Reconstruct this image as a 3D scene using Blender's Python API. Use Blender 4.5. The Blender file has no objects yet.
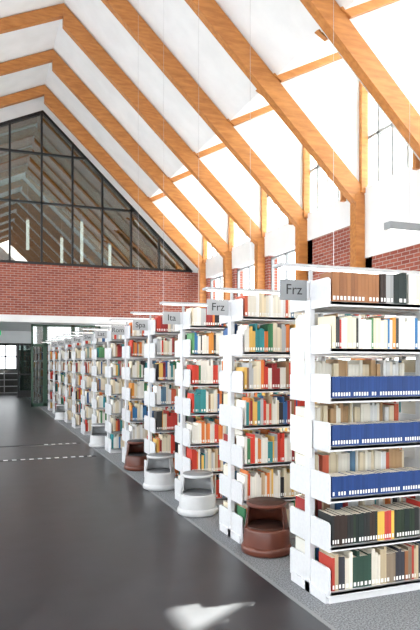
import bpy, math, random
from mathutils import Vector
random.seed(7)
S = bpy.context.scene
COL = S.collection
S.view_settings.view_transform='Standard'

# ------------------------------------------------------------ materials
def new_mat(name, col=(.8,.8,.8), rough=.5, metal=0.0, spec=.5):
    m = bpy.data.materials.new(name); m.use_nodes = True
    b = m.node_tree.nodes['Principled BSDF']
    b.inputs['Base Color'].default_value = (*col, 1)
    b.inputs['Roughness'].default_value = rough
    b.inputs['Metallic'].default_value = metal
    b.inputs['Specular IOR Level'].default_value = spec
    return m
def noise_mat(name, c1, c2, scale=(1,1,1), nscale=5, rough=.5, detail=4, lo=.35, hi=.65, bump=0, spec=.5):
    m = new_mat(name, c1, rough, spec=spec); nt = m.node_tree; b = nt.nodes['Principled BSDF']
    tc = nt.nodes.new('ShaderNodeTexCoord'); mp = nt.nodes.new('ShaderNodeMapping')
    mp.inputs['Scale'].default_value = scale
    n = nt.nodes.new('ShaderNodeTexNoise'); n.inputs['Scale'].default_value = nscale; n.inputs['Detail'].default_value = detail
    r = nt.nodes.new('ShaderNodeValToRGB')
    r.color_ramp.elements[0].position = lo; r.color_ramp.elements[0].color = (*c1,1)
    r.color_ramp.elements[1].position = hi; r.color_ramp.elements[1].color = (*c2,1)
    nt.links.new(tc.outputs['Object'], mp.inputs[0]); nt.links.new(mp.outputs[0], n.inputs['Vector'])
    nt.links.new(n.outputs['Fac'], r.inputs[0]); nt.links.new(r.outputs[0], b.inputs['Base Color'])
    if bump:
        bp = nt.nodes.new('ShaderNodeBump'); bp.inputs['Strength'].default_value = bump
        bp.inputs['Distance'].default_value = .002
        nt.links.new(n.outputs['Fac'], bp.inputs['Height']); nt.links.new(bp.outputs[0], b.inputs['Normal'])
    return m
def brick_mat(name, axis):
    m = new_mat(name, (.4,.15,.1), .85, spec=.2); nt = m.node_tree; b = nt.nodes['Principled BSDF']
    tc = nt.nodes.new('ShaderNodeTexCoord'); sp = nt.nodes.new('ShaderNodeSeparateXYZ'); cb = nt.nodes.new('ShaderNodeCombineXYZ')
    nt.links.new(tc.outputs['Object'], sp.inputs[0])
    nt.links.new(sp.outputs[axis], cb.inputs[0]); nt.links.new(sp.outputs[2], cb.inputs[1])
    bt = nt.nodes.new('ShaderNodeTexBrick')
    bt.inputs['Color1'].default_value = (.36,.105,.07,1); bt.inputs['Color2'].default_value = (.24,.06,.045,1)
    bt.inputs['Mortar'].default_value = (.42,.33,.3,1)
    bt.inputs['Scale'].default_value = 1; bt.inputs['Mortar Size'].default_value = .008
    bt.inputs['Brick Width'].default_value = .25; bt.inputs['Row Height'].default_value = .083
    nt.links.new(cb.outputs[0], bt.inputs['Vector']); nt.links.new(bt.outputs['Color'], b.inputs['Base Color'])
    return m
def emis_mat(name, col, s):
    m = new_mat(name, col, .5); b = m.node_tree.nodes['Principled BSDF']
    b.inputs['Emission Color'].default_value = (*col,1); b.inputs['Emission Strength'].default_value = s
    return m
def glass_mat(name, tint, refl):
    m = bpy.data.materials.new(name); m.use_nodes = True; nt = m.node_tree; nt.nodes.clear()
    o = nt.nodes.new('ShaderNodeOutputMaterial'); mx = nt.nodes.new('ShaderNodeMixShader')
    t = nt.nodes.new('ShaderNodeBsdfTransparent'); g = nt.nodes.new('ShaderNodeBsdfGlossy')
    t.inputs[0].default_value = (*tint,1); g.inputs['Roughness'].default_value = .02
    mx.inputs[0].default_value = refl
    nt.links.new(t.outputs[0], mx.inputs[1]); nt.links.new(g.outputs[0], mx.inputs[2]); nt.links.new(mx.outputs[0], o.inputs[0])
    return m
def sun_blocker_mat():  # translucent white for sheets added to stop direct sun
    m = bpy.data.materials.new('added_sun_blocker'); m.use_nodes = True; nt = m.node_tree; nt.nodes.clear()
    o = nt.nodes.new('ShaderNodeOutputMaterial'); mx = nt.nodes.new('ShaderNodeMixShader')
    t = nt.nodes.new('ShaderNodeBsdfTranslucent'); g = nt.nodes.new('ShaderNodeBsdfDiffuse')
    t.inputs[0].default_value=(.85,.85,.84,1); g.inputs[0].default_value=(.85,.85,.84,1); mx.inputs[0].default_value=.3
    nt.links.new(t.outputs[0], mx.inputs[1]); nt.links.new(g.outputs[0], mx.inputs[2]); nt.links.new(mx.outputs[0], o.inputs[0])
    return m
WOOD = noise_mat('glulam_wood', (.40,.145,.034), (.57,.235,.062), (1.2,6,6), 2.5, .45, lo=.3, hi=.7, bump=.1)
WHITEP = noise_mat('white_plaster', (.80,.81,.82), (.85,.86,.87), (1,1,1), 2, .7, spec=.2)
SHELFW = noise_mat('white_powder_coat', (.68,.69,.71), (.72,.73,.75), (1,1,1), 40, .35)
BRX = brick_mat('red_brick_x', 0); BRY = brick_mat('red_brick_y', 1)
BLACK = new_mat('black_frame', (.012,.014,.016), .4)
WFRAME = new_mat('grey_window_frame', (.30,.31,.32), .4)
FLOORD = noise_mat('dark_linoleum', (.026,.026,.029), (.036,.036,.041), (1,1,1), 3, .33, detail=8, spec=.45)
FLOORL = noise_mat('speckled_carpet', (.10,.11,.12), (.30,.31,.33), (1,1,1), 90, .85, detail=3, lo=.38, hi=.62)
GLASS = glass_mat('clear_glass', (.95,.98,.97), .05)
GGLASS = glass_mat('gallery_glass', (.60,.67,.65), .22)
SUNBLOCK = sun_blocker_mat()
GREY = new_mat('grey_plastic', (.22,.23,.24), .5)
LGREY = new_mat('light_grey_plastic', (.42,.43,.44), .5)
LCASE = new_mat('lamp_casing', (.42,.43,.44), .4)
DARK = new_mat('dark_rubber', (.05,.05,.055), .6)
DWALL = new_mat('dark_grey_paint', (.09,.09,.085), .7)
TXTW = new_mat('sign_text_dark', (.015,.015,.015), .6)
PAPER = new_mat('paper', (.85,.85,.82), .8)
BROWN = noise_mat('brown_plastic', (.11,.030,.017), (.135,.038,.022), (1,1,1), 8, .32)
STOOLW = noise_mat('light_grey_stool', (.56,.57,.58), (.62,.63,.64), (1,1,1), 8, .35)
LAMPW = emis_mat('lamp_diffuser', (1,.98,.95), 2)
METAL = new_mat('steel', (.5,.5,.52), .3, 1)
SUNSPOT = new_mat('painted_sun_spot', (.75,.76,.78), .35)  # pale colour standing in for sunlit dots on the floor
GREEN = new_mat('dark_green_metal', (.04,.09,.06), .45)
SIGNG = emis_mat('exit_green', (.02,.5,.15), 1)
BOOK = new_mat('book_covers', (.5,.5,.5), .55, spec=.35)
nt = BOOK.node_tree; at = nt.nodes.new('ShaderNodeAttribute'); at.attribute_name = 'Col'
nt.links.new(at.outputs['Color'], nt.nodes['Principled BSDF'].inputs['Base Color'])

# ------------------------------------------------------------ mesh builder
class MB:
    def __init__(s): s.v=[]; s.f=[]; s.m=[]; s.c=[]; s.sm=[]
    def add(s, vs, fs, mi=0, smooth=False):
        o=len(s.v); s.v+=vs
        for f in fs: s.f.append(tuple(i+o for i in f)); s.m.append(mi); s.sm.append(smooth)
    def box(s,x0,y0,z0,x1,y1,z1,mi=0):
        s.add([(x0,y0,z0),(x1,y0,z0),(x1,y1,z0),(x0,y1,z0),(x0,y0,z1),(x1,y0,z1),(x1,y1,z1),(x0,y1,z1)],
              [(0,3,2,1),(4,5,6,7),(0,1,5,4),(1,2,6,5),(2,3,7,6),(3,0,4,7)],mi)
    def prism_y(s,pts,y0,y1,mi=0):
        n=len(pts)
        s.add([(x,y0,z) for x,z in pts]+[(x,y1,z) for x,z in pts],
              [tuple(range(n)),tuple(range(2*n-1,n-1,-1))]+[(i,i+n,(i+1)%n+n,(i+1)%n) for i in range(n)],mi)
    def prism_x(s,pts,x0,x1,mi=0):
        n=len(pts)
        s.add([(x0,y,z) for y,z in pts]+[(x1,y,z) for y,z in pts],
              [tuple(range(n-1,-1,-1)),tuple(range(n,2*n))]+[(i,(i+1)%n,(i+1)%n+n,i+n) for i in range(n)],mi)
    def cyl(s,x,y,z0,z1,r,n=8,mi=0):
        c=[(math.cos(2*math.pi*i/n)*r,math.sin(2*math.pi*i/n)*r) for i in range(n)]
        s.add([(x+a,y+b,z0) for a,b in c]+[(x+a,y+b,z1) for a,b in c],
              [tuple(range(n-1,-1,-1)),tuple(range(n,2*n))]+[(i,(i+1)%n,(i+1)%n+n,i+n) for i in range(n)],mi)
    def revolve(s,prof,a0=0,a1=2*math.pi,n=48,mi=0,closed=False):
        full = abs(a1-a0-2*math.pi)<1e-6
        k=len(prof); cols=n if full else n+1
        vs=[]
        for i in range(cols):
            a=a0+(a1-a0)*i/n
            vs+=[(r*math.cos(a),r*math.sin(a),z) for r,z in prof]
        fs=[]
        for i in range(n):
            j=(i+1)%cols if full else i+1
            for p in range(k if closed else k-1):
                q=(p+1)%k
                fs.append((i*k+p,j*k+p,j*k+q,i*k+q))
        if not full and closed:
            fs.append(tuple(range(k))[::-1]); fs.append(tuple((cols-1)*k+p for p in range(k)))
        s.add(vs,fs,mi,True)
    def obj(s,name,mats,loc=(0,0,0),parent=None,bevel=0):
        me=bpy.data.meshes.new(name); me.from_pydata(s.v,[],s.f)
        for m in (mats if isinstance(mats,(list,tuple)) else [mats]): me.materials.append(m)
        me.polygons.foreach_set('material_index',s.m)
        me.polygons.foreach_set('use_smooth',s.sm)
        me.update()
        o=bpy.data.objects.new(name,me); o.location=loc; COL.objects.link(o)
        if parent: o.parent=parent
        if bevel:
            b=o.modifiers.new('bevel','BEVEL'); b.width=bevel; b.segments=2; b.limit_method='ANGLE'
        return o

# ------------------------------------------------------------ shell geometry
XW=8.0; RX=2.1; SL=.97; C0=13.2; LS=.45
def zc(x): return C0-SL*x if x>=RX else (C0-SL*RX)-LS*(RX-x)
YR=[11.6+2.55*k for k in range(-6,9)]
YF=22.4; YB=-4.2; YE=33.0; XL=-5.0
SOL=.6
m=MB(); m.box(XL,YB,-.2,1.98,YE,0); m.obj('floor',FLOORD)
m=MB(); m.box(1.98,YB,-.2,XW+.3,YE,0.0); m.obj('floor_carpet',FLOORL)
m=MB(); m.box(1.965,YB,-.0,1.995,YE,.004); m.obj('trim_floor_edge',GREY)
# sun spots across the aisle, painted as pale squares on dark strips
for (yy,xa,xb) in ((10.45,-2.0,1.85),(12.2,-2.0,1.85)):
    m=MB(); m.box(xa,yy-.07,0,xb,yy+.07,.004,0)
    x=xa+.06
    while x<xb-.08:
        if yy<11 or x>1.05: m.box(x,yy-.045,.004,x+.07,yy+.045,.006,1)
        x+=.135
    m.obj('painted_sun_spots',[DARK,SUNSPOT])
m=MB(); T=.22
XS=5.8; ZS=zc(XS); ZT=8.75
for i in range(len(YR)-1):
    y0,y1=YR[i],YR[i+1]
    m.prism_y([(RX,zc(RX)),(XS,ZS),(XS,ZS+T),(RX,zc(RX)+T)],y0,y1)
    if y1 <= YF+.1:
        ys=y0+SOL
        m.prism_y([(XS,ZS),(XW+.3,zc(XW+.3)),(XW+.3,zc(XW+.3)+T),(XS,ZS+T)],y0,ys)
        m.prism_y([(XS,ZS),(XW+.3,ZT+.1),(XW+.3,ZT+.3),(XS,ZS+T)],ys-.05,y1+.05)
        m.prism_y([(XS,ZS),(XW+.1,zc(XW+.1)),(XW+.1,ZT+.05)],ys-.06,ys)
        m.prism_y([(XS,ZS),(XW+.1,zc(XW+.1)),(XW+.1,ZT+.05)],y1-.02,y1+.04)
    else:
        m.prism_y([(XS,ZS),(XW+.3,zc(XW+.3)),(XW+.3,zc(XW+.3)+T),(XS,ZS+T)],y0,y1)
m.prism_y([(RX,zc(RX)),(RX,zc(RX)+T),(XL-.3,zc(XL-.3)+T),(XL-.3,zc(XL-.3))],YR[0],YR[-1])
m.obj('ceiling',WHITEP)
D=.54
for y in YR[:-1]:
    m=MB(); w=.10
    m.prism_y([(RX-.02,zc(RX)-.02),(RX-.02,zc(RX)-D-.06),(XW-.01,zc(XW)-D),(XW-.01,zc(XW)-.01)],y-w,y+w)
    m.prism_y([(RX,zc(RX)-.02),(XL+.02,zc(XL)-.02),(XL+.02,zc(XL)-.32),(RX,zc(RX)-.34)],y-w*.9,y+w*.9)
    m.obj('roof_rafter',WOOD)
    m=MB(); m.box(XW-.25,y-.115,0,XW-.005,y+.115,zc(XW-.25)-D+.15)
    m.obj('wall_post',WOOD)
for i in range(len(YR)-1):
    y0,y1=YR[i],YR[i+1]
    if y1<=YF+.1:
        m=MB()
        ys=y0+SOL
        for yy in (ys+.02,y1-.14):
            m.box(XW-.12,yy,zc(XW)-.1,XW+.04,yy+.1,ZT-.02)
            m.prism_y([(XS-.1,ZS+.02),(XW,ZT-.0),(XW,ZT-.2),(XS+.12,ZS-.1)],yy,yy+.1)
        m.obj('dormer_frame',WOOD)
        m=MB()
        z0=zc(XW)-.1
        n=4
        for a in range(n+1):
            yy=ys+(y1-ys)*a/n
            m.box(XW+.06,yy-.03,z0,XW+.14,yy+.03,ZT)
        for zz in (z0,z0+1.2,z0+2.3,ZT-.06):
            m.box(XW+.06,ys,zz,XW+.14,y1,zz+.07)
        m.box(XW+.095,ys,z0,XW+.10,y1,ZT,1)
        if i not in (4,):
            zb=z0
            if i==7: zb=z0+.9
            m.box(XW+.15,ys,zb,XW+.155,y1,ZT,2)  # added sheet outside the glass, blocks the sun beam and glows white
        m.obj('window_%d'%(i+1),[WFRAME,GLASS,SUNBLOCK])
# right wall : brick with window bays
mb=MB(); mw=MB(); mg=MB()
mb.box(XW,YB,0,XW+.3,YE,.9)
for y in YR: mb.box(XW,y-.35,.9,XW+.3,y+.35,4.75 if y>11 else 3.9)
for i in range(-1,len(YR)):
    y0=YR[i] if i>=0 else YB; y1=YR[i+1] if i+1<len(YR) else YE
    if y0>=14.0 and y0<22: top=4.7
    else: top=3.3
    if y0<11.5:
        mb.box(XW,y0,3.3,XW+.3,y1,3.9); mw.box(XW-.02,y0,3.9,XW+.3,y1,4.75)
    elif top<4: mb.box(XW,y0,3.3,XW+.3,y1,4.75)
    if i>=0 and i+1<len(YR):
        a,b=y0+.35,y1-.35
        for yy in (a,(a+b)/2-.03,b-.06): mg.box(XW+.08,yy,.9,XW+.16,yy+.06,top)
        for zz in (.9,2.4,3.24)+((top-.06,) if top>4 else ()): mg.box(XW+.08,a,zz,XW+.16,b,zz+.06)
        mg.box(XW+.115,a,.9,XW+.12,b,top,1)
mb.obj('wall_right',BRY)
mw.box(XW-.02,YB,4.75,XW+.3,YE,zc(XW)+.02)
mw.obj('trim_1',WHITEP)
mg.obj('window_40',[WFRAME,GLASS])
# left wall with windows
m=MB()
m.box(XL-.3,YB,0,XL,YE,1); m.box(XL-.3,YB,5.2,XL,YF,zc(XL)+.2)
m.box(XL-.3,YF,1,XL,YE,5.6); m.box(XL-.3,YF,7.2,XL,YE,zc(XL)+.2)
for y in YR: m.box(XL-.3,y-.25,1,XL,y+.25,7.3 if y>YF else 5.2)
m.obj('wall_left',WHITEP)
m=MB(); m.box(XL-.3,YB-.2,0,XW+.3,YB,1.0)
m.box(XL-.3,YB-.2,4.5,XW+.3,YB,6)
for x in (-5.3,-2.2,1,4.2,7.5): m.box(x,YB-.2,1,x+.8,YB,4.5)
m.prism_y([(XL-.3,6),(XW+.3,6),(XW+.3,zc(XW)),(RX,zc(RX)),(XL-.3,zc(XL))],YB-.2,YB)
m.obj('wall_back',WHITEP)
# gallery front
m=MB(); m.box(XL,YF,3.25,XW,YF+.3,5.05); m.obj('wall_gallery_brick',BRX)
m=MB(); m.box(XL,YF-.02,3.0,XW,YE,3.25); m.obj('ceiling_under_gallery',WHITEP)
m=MB()
off=.62
def zg(x): return zc(x)-off
m.box(XL,YF+.05,5.05,XW-.3,YF+.17,5.15)
xs=[-4.42+1.08*i for i in range(12)]
for x in xs:
    zt=zg(x)
    if zt>5.2: m.box(x-.035,YF+.05,5.1,x+.035,YF+.17,zt)
for zz in (7.25,9.0):
    xr=(C0-off-zz)/SL
    m.box(XL if zz<7.5 else -1.5,YF+.05,zz-.035,xr,YF+.17,zz+.035)
xe=(C0-off-5.1)/SL
m.prism_y([(RX,zg(RX)),(RX,zg(RX)-.12),(xe-.1,5.1),(xe+.03,5.1)],YF+.04,YF+.18)
m.prism_y([(RX,zg(RX)),(XL,zg(XL)),(XL,zg(XL)-.1),(RX,zg(RX)-.12)],YF+.04,YF+.18)
m.prism_y([(XL,5.1),(xe,5.1),(RX,zg(RX)),(XL,zg(XL))],YF+.11,YF+.115,1)
m.obj('window_gable',[BLACK,GGLASS])
m=MB()
m.prism_y([(RX,zg(RX)),(xe,5.05),(XW,5.05),(XW,zc(XW)),(RX,zc(RX))],YF+.06,YF+.2)
m.prism_y([(RX,zg(RX)),(RX,zc(RX)),(XL,zc(XL)),(XL,zg(XL))],YF+.06,YF+.2)
m.obj('wall_gable_infill',WHITEP)
# far end wall
m=MB()
m.box(XL,YE,0,XW,YE+.2,1.2); m.box(XL,YE,2.5,XW,YE+.2,12)
m.box(XL,YE,1.2,.7,YE+.2,2.5); m.box(1.8,YE,1.2,XW,YE+.2,2.5)
m.obj('wall_far',DWALL)
m=MB()
for x in (.7,1.2,1.74): m.box(x,YE-.02,1.2,x+.06,YE+.1,2.5)
for z in (1.2,1.85,2.44): m.box(.7,YE-.02,z,1.8,YE+.1,z+.06)
m.obj('window_50',[BLACK])
m=MB()
for z in (.02,.35,.68,1.0): m.box(.4,YE-.4,z,1.9,YE-.08,z+.03)
for x in (.4,1.15,1.88): m.box(x,YE-.4,0,x+.03,YE-.08,1.1)
m.obj('low_bookcase',SHELFW)
# glass door partition beneath gallery
m=MB()
def doorleaf(x0,x1,y):
    for x in (x0,x1-.07): m.box(x,y,0,x+.07,y+.06,2.95)
    m.box(x0,y,0,x1,y+.06,.12); m.box(x0,y,2.15,x1,y+.06,2.25); m.box(x0,y,2.88,x1,y+.06,2.95)
    m.box(x0,y+.025,.1,x1,y+.035,2.9,1)
doorleaf(1.72,2.2,YF+.35); doorleaf(2.2,3.2,YF+.35); doorleaf(3.2,4.2,YF+.35)
m.obj('door_1',[GREEN,GGLASS])
m=MB(); m.box(2.4,29,0,XW,29.15,3.0); m.obj('wall_corridor',DWALL)
m=MB(); m.box(XL,29,2.45,2.35,29.15,3.0); m.obj('trim_2',WHITEP)
m=MB()
for x in (1.6,2.3): m.box(x,29.0,0,x+.07,29.1,2.42)
m.box(1.67,29.0,2.35,2.3,29.1,2.42); m.box(1.67,29,0,2.3,29.1,.3); m.box(1.67,29.0,1.0,2.3,29.1,1.07)
m.box(1.67,29.04,.3,2.3,29.06,2.35,1)
m.obj('door_2',[BLACK,GGLASS])
m=MB(); m.box(.35,24.6,2.62,.75,24.66,2.8); m.box(.53,24.6,2.8,.56,24.62,2.995)
m.obj('exit_sign',SIGNG)
m=MB(); m.box(-.9,23.88,2.93,.5,24.12,2.995); m.obj('ceiling_lamp',LAMPW)

# ------------------------------------------------------------ bookshelves
X0=2.15; PITCH=1.43; Y0=3.49; DEP=.54; NU=13; MOD=.95; NM=4
LV=[2.0,1.69,1.36,1.04,.70,.38,.08]
def build_shelf_mesh():
    m=MB(); L=MOD*NM
    for k in range(NM+1):
        x=k*MOD
        m.box(x-.012,DEP/2-.035,0,x+.028,DEP/2+.035,2.165)
        m.box(x-.012,.03,0,x+.028,DEP-.03,.07)
        for z in LV:
            zt=z+.16
            m.prism_x([(.0,z-.035),(DEP/2-.035,z-.035),(DEP/2-.035,zt),(.02,zt),(.0,zt-.015)],x-.004,x+.010)
            m.prism_x([(DEP,z-.035),(DEP,zt-.015),(DEP-.02,zt),(DEP/2+.035,zt),(DEP/2+.035,z-.035)],x-.004,x+.010)
    for z in LV:
        m.box(.01,.0,z-.022,L,.25,z); m.box(.01,.0,z-.032,L,.012,z-.0)
        m.box(.01,DEP-.25,z-.022,L,DEP,z); m.box(.01,DEP-.012,z-.032,L,DEP,z)
    m.box(.01,.02,0,L,.035,.06); m.box(.01,DEP-.035,0,L,DEP-.02,.06)
    m.box(.01,DEP/2-.012,2.10,L,DEP/2+.012,2.15)
    m.box(.01,DEP/2-.012,.3,L,DEP/2+.012,.34)
    return m
sm=build_shelf_mesh(); base=sm.obj('bookshelf',SHELFW,(X0,Y0,0),bevel=.0015)
for k in range(1,NU):
    o=bpy.data.objects.new('bookshelf',base.data); o.location=(X0,Y0+PITCH*k,0); COL.objects.link(o)
    b=o.modifiers.new('bevel','BEVEL'); b.width=.0015; b.segments=1; b.limit_method='ANGLE'

PAL=[(.80,.78,.72)]*12+[(.74,.66,.50)]*5+[(.58,.05,.03)]*5+[(.70,.20,.05)]*3+[(.74,.46,.12)]*2+[(.30,.03,.03)]*2+\
    [(.04,.12,.30)]*2+[(.04,.25,.27)]*2+[(.05,.20,.09)]*1+[(.03,.03,.035)]*2+[(.32,.18,.10)]*2+[(.45,.46,.47)]*2+[(.55,.40,.25)]*2
PALC=[(.78,.74,.64)]*8+[(.70,.60,.42)]*5+[(.60,.12,.06)]*2+[(.45,.28,.14)]*2+[(.80,.80,.78)]*4+[(.1,.2,.3)]
PALM=[(.82,.80,.74)]*6+[(.75,.66,.48)]*3+[(.04,.18,.40)]*2+[(.03,.32,.34)]+[(.7,.28,.05)]+[(.1,.28,.12)]*2+[(.5,.05,.04)]+[(.05,.05,.05)]
BLUE=[(.009,.042,.17),(.011,.046,.185)]
BR=[(.28,.115,.045),(.31,.13,.05),(.25,.10,.04)]
DK=[(.012,.022,.02),(.018,.02,.02),(.02,.035,.02),(.035,.02,.015)]
MX=[(.04,.04,.05),(.26,.11,.05),(.42,.045,.03),(.06,.14,.28),(.50,.40,.26),(.22,.17,.12),(.72,.67,.57),(.03,.07,.05)]
class Books:
    def __init__(s): s.v=[]; s.f=[]; s.c=[]
    def book(s,x,y,z,w,d,h,col,facing,lean=0,label=True):
        y1=y+facing*d; o=len(s.v); a=min(y,y1); b=max(y,y1)
        dx=lean*h
        s.v+=[(x,a,z),(x+w,a,z),(x+w,b,z),(x,b,z),(x+dx,a,z+h),(x+w+dx,a,z+h),(x+w+dx,b,z+h),(x+dx,b,z+h)]
        fs=[(0,3,2,1),(4,5,6,7),(0,1,5,4),(1,2,6,5),(2,3,7,6),(3,0,4,7)]
        for i,f in enumerate(fs):
            s.f.append(tuple(q+o for q in f)); s.c.append((.72,.66,.55) if i==1 else col)
        if label:
            e=.0008; yy=y-facing*e; o=len(s.v); wi=w*.2
            z0=.012;z1=min(.038,h*.26)
            s.v+=[(x+wi+lean*z0,yy,z+z0),(x+w-wi+lean*z0,yy,z+z0),(x+w-wi+lean*z1,yy,z+z1),(x+wi+lean*z1,yy,z+z1)]
            s.f.append((o,o+1,o+2,o+3) if facing>0 else (o+3,o+2,o+1,o)); s.c.append((.85,.85,.82))
    def run(s,x,xe,y,z,fac,pal,h0,h1,w0,w1,d0=.15,d1=.2,var=.3,label=True):
        dr=random.random
        grp=None;gl=0
        while x<xe:
            if gl<=0:
                grp=(random.choice(pal),h0+(h1-h0)*dr(),w0+(w1-w0)*dr(),d0+(d1-d0)*dr()); gl=random.choice([1,1,1,2,2,3])
            gl-=1
            c,h,w,d=grp
            if dr()<.5: h=h0+(h1-h0)*dr(); w=w0+(w1-w0)*dr()
            if x+w>xe: break
            k=.88+.24*dr(); cc=tuple(min(.88,q*k) for q in c)
            s.book(x,y+fac*.012*dr()*var,z,w-.0012,d,h,cc,fac,0,label and dr()<.9)
            x+=w
        return x
    def obj(s,name,loc):
        me=bpy.data.meshes.new(name); me.from_pydata(s.v,[],s.f); me.materials.append(BOOK)
        ca=me.color_attributes.new('Col','FLOAT_COLOR','CORNER')
        data=[]
        for p,c in zip(me.polygons,s.c): data+= [c[0],c[1],c[2],1.0]*p.loop_total
        ca.data.foreach_set('color',data)
        me.update(); o=bpy.data.objects.new(name,me); o.location=loc; COL.objects.link(o); return o
for k in range(NU):
    B=Books(); lab=k<5
    for mo in range(NM):
        xa=mo*MOD+.032; xb=(mo+1)*MOD-.02
        for li,z in enumerate(LV):
            z=z+.001
            yf=.018; yb=DEP-.018
            if k==0:
                if li==0:
                    x=B.run(xa,xa+.40,yf,z,1,BR,.195,.2,.026,.032,var=.1)
                    x=B.run(x+.01,xa+.62,yf,z,1,DK+[(.3,.3,.3)],.20,.225,.02,.04)
                    B.run(x+.02,xb,yf,z,1,PAL,.19,.22,.02,.04)
                elif li==1: B.run(xa,xb-.02,yf,z,1,PALM,.19,.225,.012,.032)
                elif li in (2,3,4): B.run(xa,xb-(.02,.0,.12)[li-2],yf,z,1,BLUE,.138,.142,.019,.023,.12,.13,var=.05)
                elif li==5:
                    x=B.run(xa,xa+.38,yf,z,1,DK,.195,.205,.016,.026,var=.2)
                    x=B.run(x,xa+.5,yf,z,1,[(.7,.45,.08),(.5,.05,.04)],.19,.2,.016,.026)
                    x=B.run(x,xa+.72,yf,z,1,DK,.195,.205,.016,.026)
                    B.run(x,xb-.05,yf,z,1,[(.5,.04,.03),(.6,.5,.2),(.1,.1,.1)],.19,.23,.02,.03)
                else: B.run(xa,xb,yf,z,1,MX,.2,.255,.014,.034)
                if li>0: B.run(xa,xb-.1*random.random(),yb,z,-1,PALC if li<5 else PAL,.22,.262,.014,.035,label=False)
            else:
                for y,fc in ((yf,1),(yb,-1)):
                    r=random.random()
                    fill=xb-(MOD*random.uniform(.0,.3) if r<.6 else 0)
                    if li==0 and r<.35: fill=xa+(xb-xa)*random.uniform(.3,.8)
                    hh=(.17,.215) if li==0 else (.18,.26)
                    pal=PAL if random.random()<.7 else random.choice([PALC,PALM])
                    B.run(xa,fill,y,z,fc,pal,hh[0],hh[1],.010,.032,label=lab)
    B.obj('library_books',(X0,Y0+PITCH*k,0))

# ------------------------------------------------------------ row lamps, signs
for k in range(NU):
    y=Y0+PITCH*k+DEP/2
    m=MB()
    zt=2.25
    m.box(1.90,y-.06,zt,5.6,y+.06,zt+.022)
    m.box(1.93,y-.045,zt-.005,5.57,y+.045,zt,1)
    if k<5:
        m.cyl(2.35,y,zt+.022,zc(2.35)-.005,.0016,6,2)
    for x in (X0+.012,X0+MOD*4+.008): m.box(x-.008,y-.012,2.168,x+.012,y+.012,zt)
    m.obj('linear_row_lamp',[LCASE,LAMPW,METAL])
def sign(k,txt,mat,w=.205,h=.14):
    y=Y0+PITCH*k+.25
    m=MB(); x1=X0-.03; m.box(x1-w,y-.008,2.165-h,x1,y+.008,2.165,0)
    m.box(x1,y-.012,2.03,x1+.012,y+.012,2.15,1)
    o=m.obj('shelf_sign',[mat,SHELFW],bevel=.002)
    c=bpy.data.curves.new('lettering','FONT'); c.body=txt; c.size=.10; c.extrude=.0008
    c.align_x='CENTER'; c.align_y='CENTER'; c.materials.append(TXTW)
    t=bpy.data.objects.new('lettering',c); t.location=(x1-w/2,y-.0095,2.165-h/2); t.rotation_euler=(math.pi/2,0,0)
    COL.objects.link(t); t.parent=o
sign(0,'Frz',GREY); sign(1,'Frz',LGREY)
for k,t in ((2,'Ita'),(3,'Spa'),(4,'Rom'),(5,'Lat'),(6,'Slw'),(7,'Eng'),(8,'Eng'),(9,'Ger'),(10,'Ger')): sign(k,t,LGREY)
for (k,ya,yb2,za,zb) in ((0,.30,.50,1.50,1.70),(0,.20,.50,.94,1.22),(1,.2,.4,1.5,1.68),(2,.2,.42,1.4,1.6)):
    m=MB(); y=Y0+PITCH*k
    m.add([(X0-.019,y+ya,za),(X0-.019,y+yb2,za+.02),(X0-.019,y+yb2,zb),(X0-.019,y+ya,zb-.02),
           (X0-.016,y+ya,za),(X0-.016,y+yb2,za+.02),(X0-.016,y+yb2,zb),(X0-.016,y+ya,zb-.02)],
          [(3,2,1,0),(4,5,6,7),(0,1,5,4),(1,2,6,5),(2,3,7,6),(3,0,4,7)])
    m.obj('paper_notice',PAPER)
m=MB(); m.box(3.73,4.95,2.90,5.4,5.05,2.97); m.box(3.76,4.97,2.893,5.37,5.03,2.9,1)
for x in (4.0,5.1): m.cyl(x,5.0,2.97,zc(x)-.005,.0016,6,2)
m.obj('linear_pendant_lamp',[GREY,LAMPW,METAL])
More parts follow.
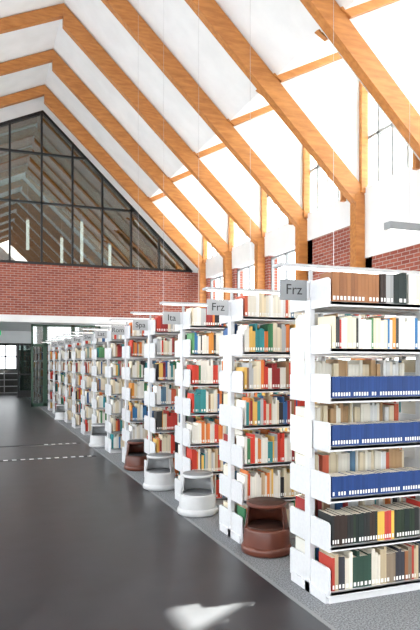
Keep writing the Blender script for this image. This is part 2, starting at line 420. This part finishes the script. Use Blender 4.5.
for x,y,z0,z1 in ((1.76,25,6.0,7.17),(3.19,26,5.6,6.76),(3.86,25,5.65,7.27),(.4,25.5,6.2,7.3),(5.2,26,5.5,6.6)):
    m=MB(); m.cyl(x,y,z0,z1,.06,16,0); m.cyl(x,y,z1,z1+.08,.065,16,1); m.cyl(x,y,z1+.08,zc(x)-.01,.006,6,1)
    m.obj('tube_pendant_lamp',[LAMPW,METAL])

# ------------------------------------------------------------ kick stools
def stool(x,y,mat,ang,top=DARK):
    m=MB()
    m.revolve([(0,.004),(.2,.004),(.213,.012),(.216,.05),(.205,.07),(.198,.072)],mi=0)
    m.revolve([(.198,.07),(.192,.20),(.186,.215),(0,.215)],mi=0)
    m.revolve([(0,.2165),(.165,.2165),(.172,.222),(.165,.227),(0,.227)],mi=1)
    g=math.radians(62)
    m.revolve([(.186,.213),(.158,.395),(.146,.395),(.174,.213)],a0=g,a1=2*math.pi-g,mi=0,closed=True)
    m.revolve([(0,.388),(.155,.388),(.168,.395),(.171,.412),(.166,.42),(.150,.422)],mi=0)
    m.revolve([(.156,.421),(.154,.428),(0,.429)],mi=1)
    o=m.obj('kick_step_stool',[mat,top],(x,y,0)); o.rotation_euler=(0,0,math.radians(ang)); return o
stool(2.27,4.68,BROWN,-125,new_mat('brown_tread',(.05,.018,.011),.6))
stool(2.16,6.12,STOOLW,-110,GREY)
stool(2.14,7.50,STOOLW,-120,GREY)
stool(2.22,8.95,BROWN,-100,DARK)
stool(2.14,11.6,STOOLW,-110,GREY)
stool(2.14,17.3,STOOLW,-110,GREY)

# ------------------------------------------------------------ light
w=bpy.data.worlds.new('World'); S.world=w; w.use_nodes=True
bg=w.node_tree.nodes['Background']; bg.inputs[0].default_value=(.93,.97,1,1); bg.inputs[1].default_value=5.9
sun=bpy.data.lights.new('sun','SUN'); sun.energy=95; sun.angle=math.radians(.6); sun.color=(1,.97,.90)
so=bpy.data.objects.new('sun',sun); COL.objects.link(so)
dirv=Vector((-1,-.68,-1.24)); so.rotation_euler=dirv.to_track_quat('-Z','Y').to_euler(); so.location=(12,8,14)

cd=bpy.data.cameras.new('camera'); cd.sensor_fit='VERTICAL'; cd.sensor_height=36; cd.lens=35; cd.shift_y=47/630
co=bpy.data.objects.new('camera',cd); co.location=(0,0,1.6)
co.rotation_euler=(math.pi/2,0,-math.radians(20.6)); COL.objects.link(co); S.camera=co
